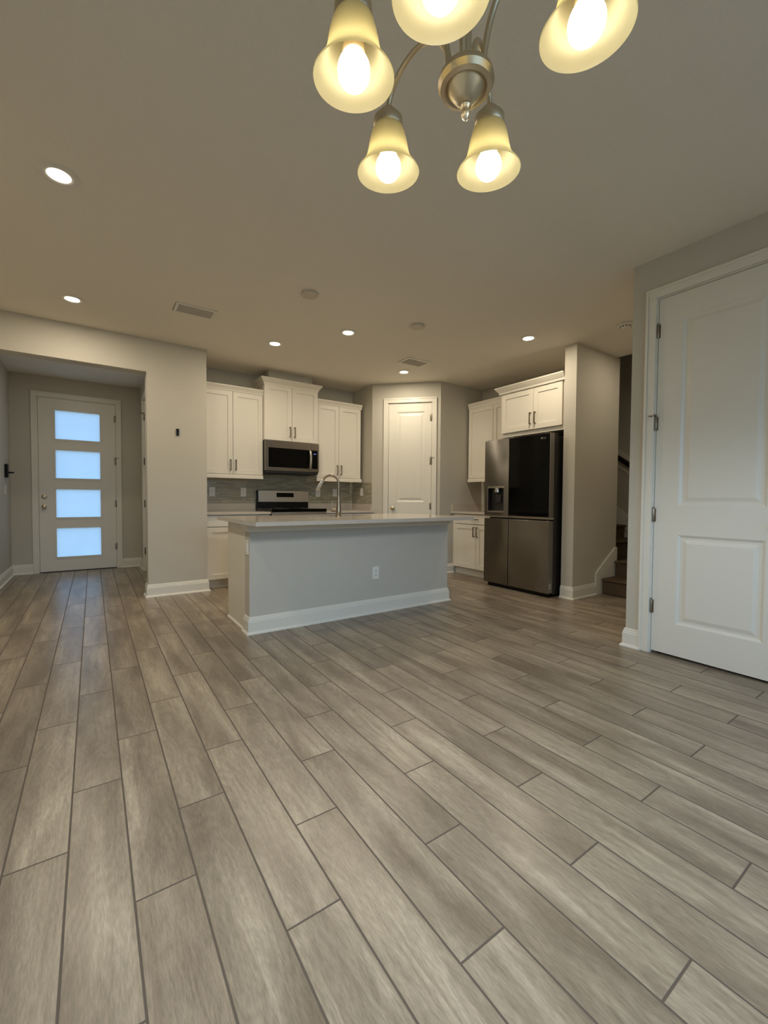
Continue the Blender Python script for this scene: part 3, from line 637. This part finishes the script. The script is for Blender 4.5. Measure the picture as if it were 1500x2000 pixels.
lme.name = 'logo_lettering'; to = bpy.data.objects.new('logo_lettering', lme); COL.objects.link(to); to.parent = rd; to.location = (w-0.088, -0.0037, FZ-0.061); to.rotation_euler = (PI/2, 0, 0)
MB().box(0, sp-0.004, 0, dt, 0.048, zb-0.010).build('lower_freezer_door', 'fsteel', t, bevel=0.004)
lo = MB().box(sp+0.004, w, 0, dt, 0.048, zb-0.010).build('lower_door', 'fsteel', t, bevel=0.004)
MB().box(w, w+0.0006, 0.022, 0.026, 0.10, 0.15).box(w, w+0.0006, 0.046, 0.050, 0.10, 0.15).box(w, w+0.0006, 0.026, 0.046, 0.10, 0.104).box(w, w+0.0006, 0.026, 0.046, 0.146, 0.15).build('sticker', 'plate', lo)
MB().box(0.02, 0.10, 0.02, 0.16, FZ-0.021, FZ+0.008).build('hinge_cover', 'greybody', t, bevel=0.004)
MB().box(w-0.10, w-0.02, 0.083, 0.18, FZ-0.021, FZ+0.008).build('hinge_cover', 'greybody', t, bevel=0.004)

# ------------------------------------------------------------------ stairs
t = thing('staircase', (4.78, YQ2, 0), 0, 'brown carpeted stairs rising behind the right-hand wall end', 'stairs')
RS = 0.18
def step(x0, x1, y0, y1, z, face):
    m = MB().box(x0-4.78, x1-4.78, y0-YQ2, y1-YQ2, 0.0, z-0.03)
    if face == 'x': m.box(x0-0.028-4.78, x1-4.78, y0-YQ2, y1-YQ2, z-0.03, z)
    else: m.box(x0-4.78, x1-4.78, y0-0.028-YQ2, y1-YQ2, z-0.03, z)
    return m.build('step', 'carpet', t, bevel=0.018)
step(4.78, 5.06, YCL+0.04, YQ2-0.022, RS, 'x'); step(5.06, XR-0.02, YCL+0.04, YQ2-0.022, 2*RS, 'x')
for k in range(7): step(XQE+0.02, XR-0.02, 2.80+k*0.245 if k else YQ2-0.02, 2.80+(k+1)*0.245 if k < 6 else 5.5, (3+k-(0 if k else 0))*RS if k else 3*RS, 'y') if k else step(XQE+0.02, XR-0.02, 2.80, 3.045, 3*RS, 'y')
MB().prism_y([(4.665-4.78, 0), (XQE-4.78, 0), (XQE-4.78, 0.515), (5.075-4.78, 0.515), (4.665-4.78, 0.246)], -0.018, -0.001).build('skirt_board', 'trim', t)
sl = 0.735
def sk(y): return 0.99+(y-3.19)*sl
MB().prism_x([(2.62-YQ2, 0.36), (2.62-YQ2, sk(2.62)), (5.0-YQ2, sk(5.0)), (5.0-YQ2, sk(5.0)-0.34)], XR-0.018-4.78, XR-0.001-4.78).build('skirt_board', 'trim', t)
hr = thing('handrail', (XR, 3.19, 1.70), 0, 'dark wooden handrail on a white board along the stairwell wall', 'handrail')
y0, y1 = -1.1, 2.0
MB().prism_x([(y0, y0*sl-0.13), (y1, y1*sl-0.13), (y1, y1*sl+0.12), (y0, y0*sl+0.12)], -0.018, -0.001).build('backing_board', 'trim', hr)
MB().prism_x([(y0, y0*sl-0.02), (y1, y1*sl-0.02), (y1, y1*sl+0.055), (y0, y0*sl+0.055)], -0.075, -0.03).build('rail', 'darkwood', hr, bevel=0.008)
for q in (-0.7, 0.3, 1.3): MB().box(-0.04, -0.018, q-0.015, q+0.015, q*sl-0.03, q*sl+0.01).build('bracket', 'hinge', hr)

# ------------------------------------------------------------------ small wall fittings
tag(MB().box(0.757, 0.783, YW-0.012, YW, 1.737, 1.812).build('wall_bracket', 'black', bevel=0.002), 'small black bracket on the grey wall pier', 'wall bracket')
t = thing('door_lock', (XL, 7.12, 1.385), 0, 'black lock plate with protruding lever on the left foyer wall', 'lock')
MB().box(0, 0.035, -0.04, 0.04, -0.085, 0.085).build('lock_plate', 'black', t, bevel=0.006)
MB().tube([(0.035, 0, -0.02), (0.075, 0, -0.02), (0.085, -0.012, -0.02), (0.088, -0.10, -0.022)], 0.010, 10).build('lever', 'black', t)

# ------------------------------------------------------------------ ceiling fittings
def downlight(x, y, label, k=1.0):
    t = thing('recessed_light', (x, y, ZC), 0, label, 'ceiling light', 'recessed ceiling lights')
    MB().lathe([(0.088, 0.0), (0.088, -0.004), (0.080, -0.008), (0.060, -0.007), (0.052, -0.003), (0.052, -0.0005)], (0, 0, 0), 40, caps=False).build('trim_ring', 'trim', t)
    MB().lathe([(0.052, -0.0010), (0.052, -0.0035), (0.030, -0.0055), (0.002, -0.006)], (0, 0, 0), 32).build('lens', 'lens', t)
    l = bpy.data.lights.new('downlight', 'AREA'); l.shape = 'DISK'; l.size = 0.10; l.energy = DOWNLIGHT_W*k; l.color = WARM
    o = bpy.data.objects.new('downlight', l); COL.objects.link(o); o.parent = t; o.location = (0, 0, -0.0075)
for x, y, s in ((-0.126, 2.815, 'largest recessed light, upper left above the open floor'), (-0.124, 4.482, 'recessed light just in front of the foyer header'), (1.636, 4.479, 'recessed light in front of the left wall cabinets'),
                (2.129, 3.757, 'recessed light above the island faucet'), (3.714, 2.806, 'recessed light in front of the refrigerator'), (3.377, 4.479, 'recessed light in front of the pantry door, beside the vent')):
    downlight(x, y, s)
downlight(-0.125, 6.05, 'added recessed light in the foyer ceiling, unseen behind the header', 0.45)  # unseen lamp added to brighten the dim foyer
downlight(4.75, 1.98, 'added recessed light in the stair hall ceiling, unseen behind the closet wall', 0.4)  # added out of view to lift the wall end and the stairs
def air_vent(x0, x1, y0, y1, label):
    t = thing('air_vent', ((x0+x1)/2, (y0+y1)/2, ZC), 0, label, 'air vent', 'ceiling air vents')
    a, b = (x1-x0)/2, (y1-y0)/2; f = 0.026
    MB().box(-a-f, a+f, -b-f, -b, -0.008, -0.0005).box(-a-f, a+f, b, b+f, -0.008, -0.0005).box(-a-f, -a, -b, b, -0.008, -0.0005).box(a, a+f, -b, b, -0.008, -0.0005).build('frame', 'trim', t, bevel=0.003)
    MB().box(-a, a, -b, b, -0.002, -0.0005).build('duct_opening', 'slot', t)
    n = int(2*b/0.02); m = MB()
    for i in range(n):
        y = -b+(i+0.5)*2*b/n; m.prism_x([(y-0.008, -0.003), (y+0.007, -0.011), (y+0.008, -0.0095), (y-0.007, -0.002)], -a, a)
    m.build('louvres', 'louvre', t)
air_vent(0.63, 0.915, 4.038, 4.196, 'white ceiling vent between the foyer header and the island')
air_vent(3.095, 3.383, 3.998, 4.172, 'white ceiling vent above the pantry door')
def disc(name, x, y, r, label, cat, detail):
    t = thing(name, (x, y, ZC), 0, label, cat, 'round ceiling covers' if not detail else None)
    MB().lathe([(r*0.9, -0.0005), (r*0.9, -0.010), (r, -0.011), (r, -0.017), (r*0.93, -0.021), (r*0.4, -0.023), (0.002, -0.023)], (0, 0, 0), 36).build('cover', 'cover' if not detail else 'plate', t)
    if detail:
        MB().lathe([(r*0.62, -0.017), (r*0.62, -0.034), (r*0.5, -0.040), (0.002, -0.041)], (0, 0, 0), 32).build('sensor_cap', 'plate', t)
        for i in range(10):
            a = i*PI/5; MB().box(-0.006, 0.006, -0.002, 0.002, -0.032, -0.022).build('sensor_slot', 'slot', t, loc=(r*0.63*math.cos(a), r*0.63*math.sin(a), 0)).rotation_euler = (0, 0, a+PI/2)
disc('ceiling_cover', 1.472, 3.231, 0.068, 'round blank ceiling cover above the left half of the island', 'ceiling cover', False)
disc('ceiling_cover', 2.586, 3.223, 0.066, 'round blank ceiling cover above the right half of the island', 'ceiling cover', False)
disc('smoke_detector', 4.162, 2.056, 0.072, 'white smoke detector on the hall ceiling by the stairs', 'smoke detector', True)

# ------------------------------------------------------------------ chandelier
HX, HY, HZ = 0.594, 0.600, 1.855
LAMPS = [(0.4321, 0.4900, 1.8028), (0.6764, 0.4081, 1.8283), (0.7760, 0.7065, 1.8312), (0.5874, 0.8473, 1.8335), (0.3976, 0.6846, 1.8177)]
t = thing('chandelier', (HX, HY, ZC), 0, 'brushed nickel chandelier with five cream glass bell shades', 'chandelier')
def L(p): return Vector((p[0]-HX, p[1]-HY, p[2]-ZC))
hub = MB().lathe([(0.012, 0.022), (0.032, 0.020), (0.045, 0.014), (0.051, 0.006), (0.053, -0.004), (0.048, -0.013), (0.040, -0.016), (0.036, -0.012), (0.033, -0.016), (0.020, -0.034), (0.010, -0.042), (0.004, -0.043)], L((HX, HY, HZ)), 40).build('hub', 'nickel', t)
MB().lathe([(0.009, -0.043), (0.0105, -0.046), (0.008, -0.050), (0.0075, -0.055), (0.0085, -0.060), (0.006, -0.068), (0.001, -0.073)], L((HX, HY, HZ)), 24).build('finial', 'nickel', hub)
MB().tube([L((HX, HY, HZ+0.020)), L((HX, HY, HZ+0.25)), L((HX, HY, ZC-0.05))], 0.010, 14).build('stem', 'nickel', t)
MB().lathe([(0.062, -0.001), (0.062, -0.010), (0.045, -0.024), (0.016, -0.034), (0.012, -0.055)], (0, 0, 0), 36).build('canopy', 'nickel', t)
tiltv = Vector((-0.053, -0.055, 1)).normalized()
TM = Vector((0, 0, 1)).rotation_difference(tiltv).to_matrix()
for p in LAMPS:
    b = L(p); dv = Vector((p[0]-HX, p[1]-HY, 0)); Rr = dv.length; dn = dv/Rr
    topc = b+TM @ Vector((0, 0, 0.140))
    p0 = L((HX, HY, HZ+0.014))+dn*0.034; p1 = L((HX, HY, 2.085))+dn*0.048; p2 = topc+Vector((0, 0, 0.08)); p3 = topc-Vector((0, 0, 0.006))
    pts = []
    for i in range(25):
        s = i/24; pts.append(p0*(1-s)**3+p1*3*s*(1-s)**2+p2*3*s*s*(1-s)+p3*s**3)
    MB().tube(pts, 0.0058, 12).build('arm', 'nickel', t)
    MB().lathe([(0.004, 0.141), (0.013, 0.140), (0.019, 0.134), (0.021, 0.127), (0.028, 0.124), (0.0335, 0.118), (0.0345, 0.098), (0.0330, 0.096), (0.0325, 0.104)], b, 32, mtx=TM).build('socket_cup', 'nickel', t)
    out_ = [(0.0310, 0.104), (0.0345, 0.096), (0.0385, 0.087), (0.0420, 0.075), (0.0450, 0.062), (0.0475, 0.048), (0.0512, 0.034), (0.0570, 0.022), (0.0645, 0.012), (0.0705, 0.005), (0.0732, 0.0008)]
    prof = out_ + [(0.0724, -0.0008)] + [(q-0.0026, z+(0.002 if z < 0.02 else 0)) for q, z in out_[::-1]]
    MB().lathe(prof, b, 48, mtx=TM, caps=False).build('lamp_shade', 'shade', t)
    MB().lathe([(0.014, 0.100), (0.017, 0.096), (0.018, 0.060), (0.021, 0.042), (0.020, 0.040)], b, 20, mtx=TM).build('lamp_socket', 'socket', t)
    bp_ = [(0.0295*math.sin(a), 0.014-0.031*math.cos(a)) for a in [PI-0.7-(PI-0.74)*i/14 for i in range(15)]]
    MB().lathe(bp_, b, 28, mtx=TM).build('bulb', 'bulb', t)
    l = bpy.data.lights.new('bulb_light', 'SPOT'); l.energy = CHAND_W; l.color = COOL; l.spot_size = math.radians(174); l.spot_blend = 0.35; l.shadow_soft_size = 0.028
    o = bpy.data.objects.new('bulb_light', l); COL.objects.link(o); o.parent = t; o.location = b+TM @ Vector((0, 0, -0.024))
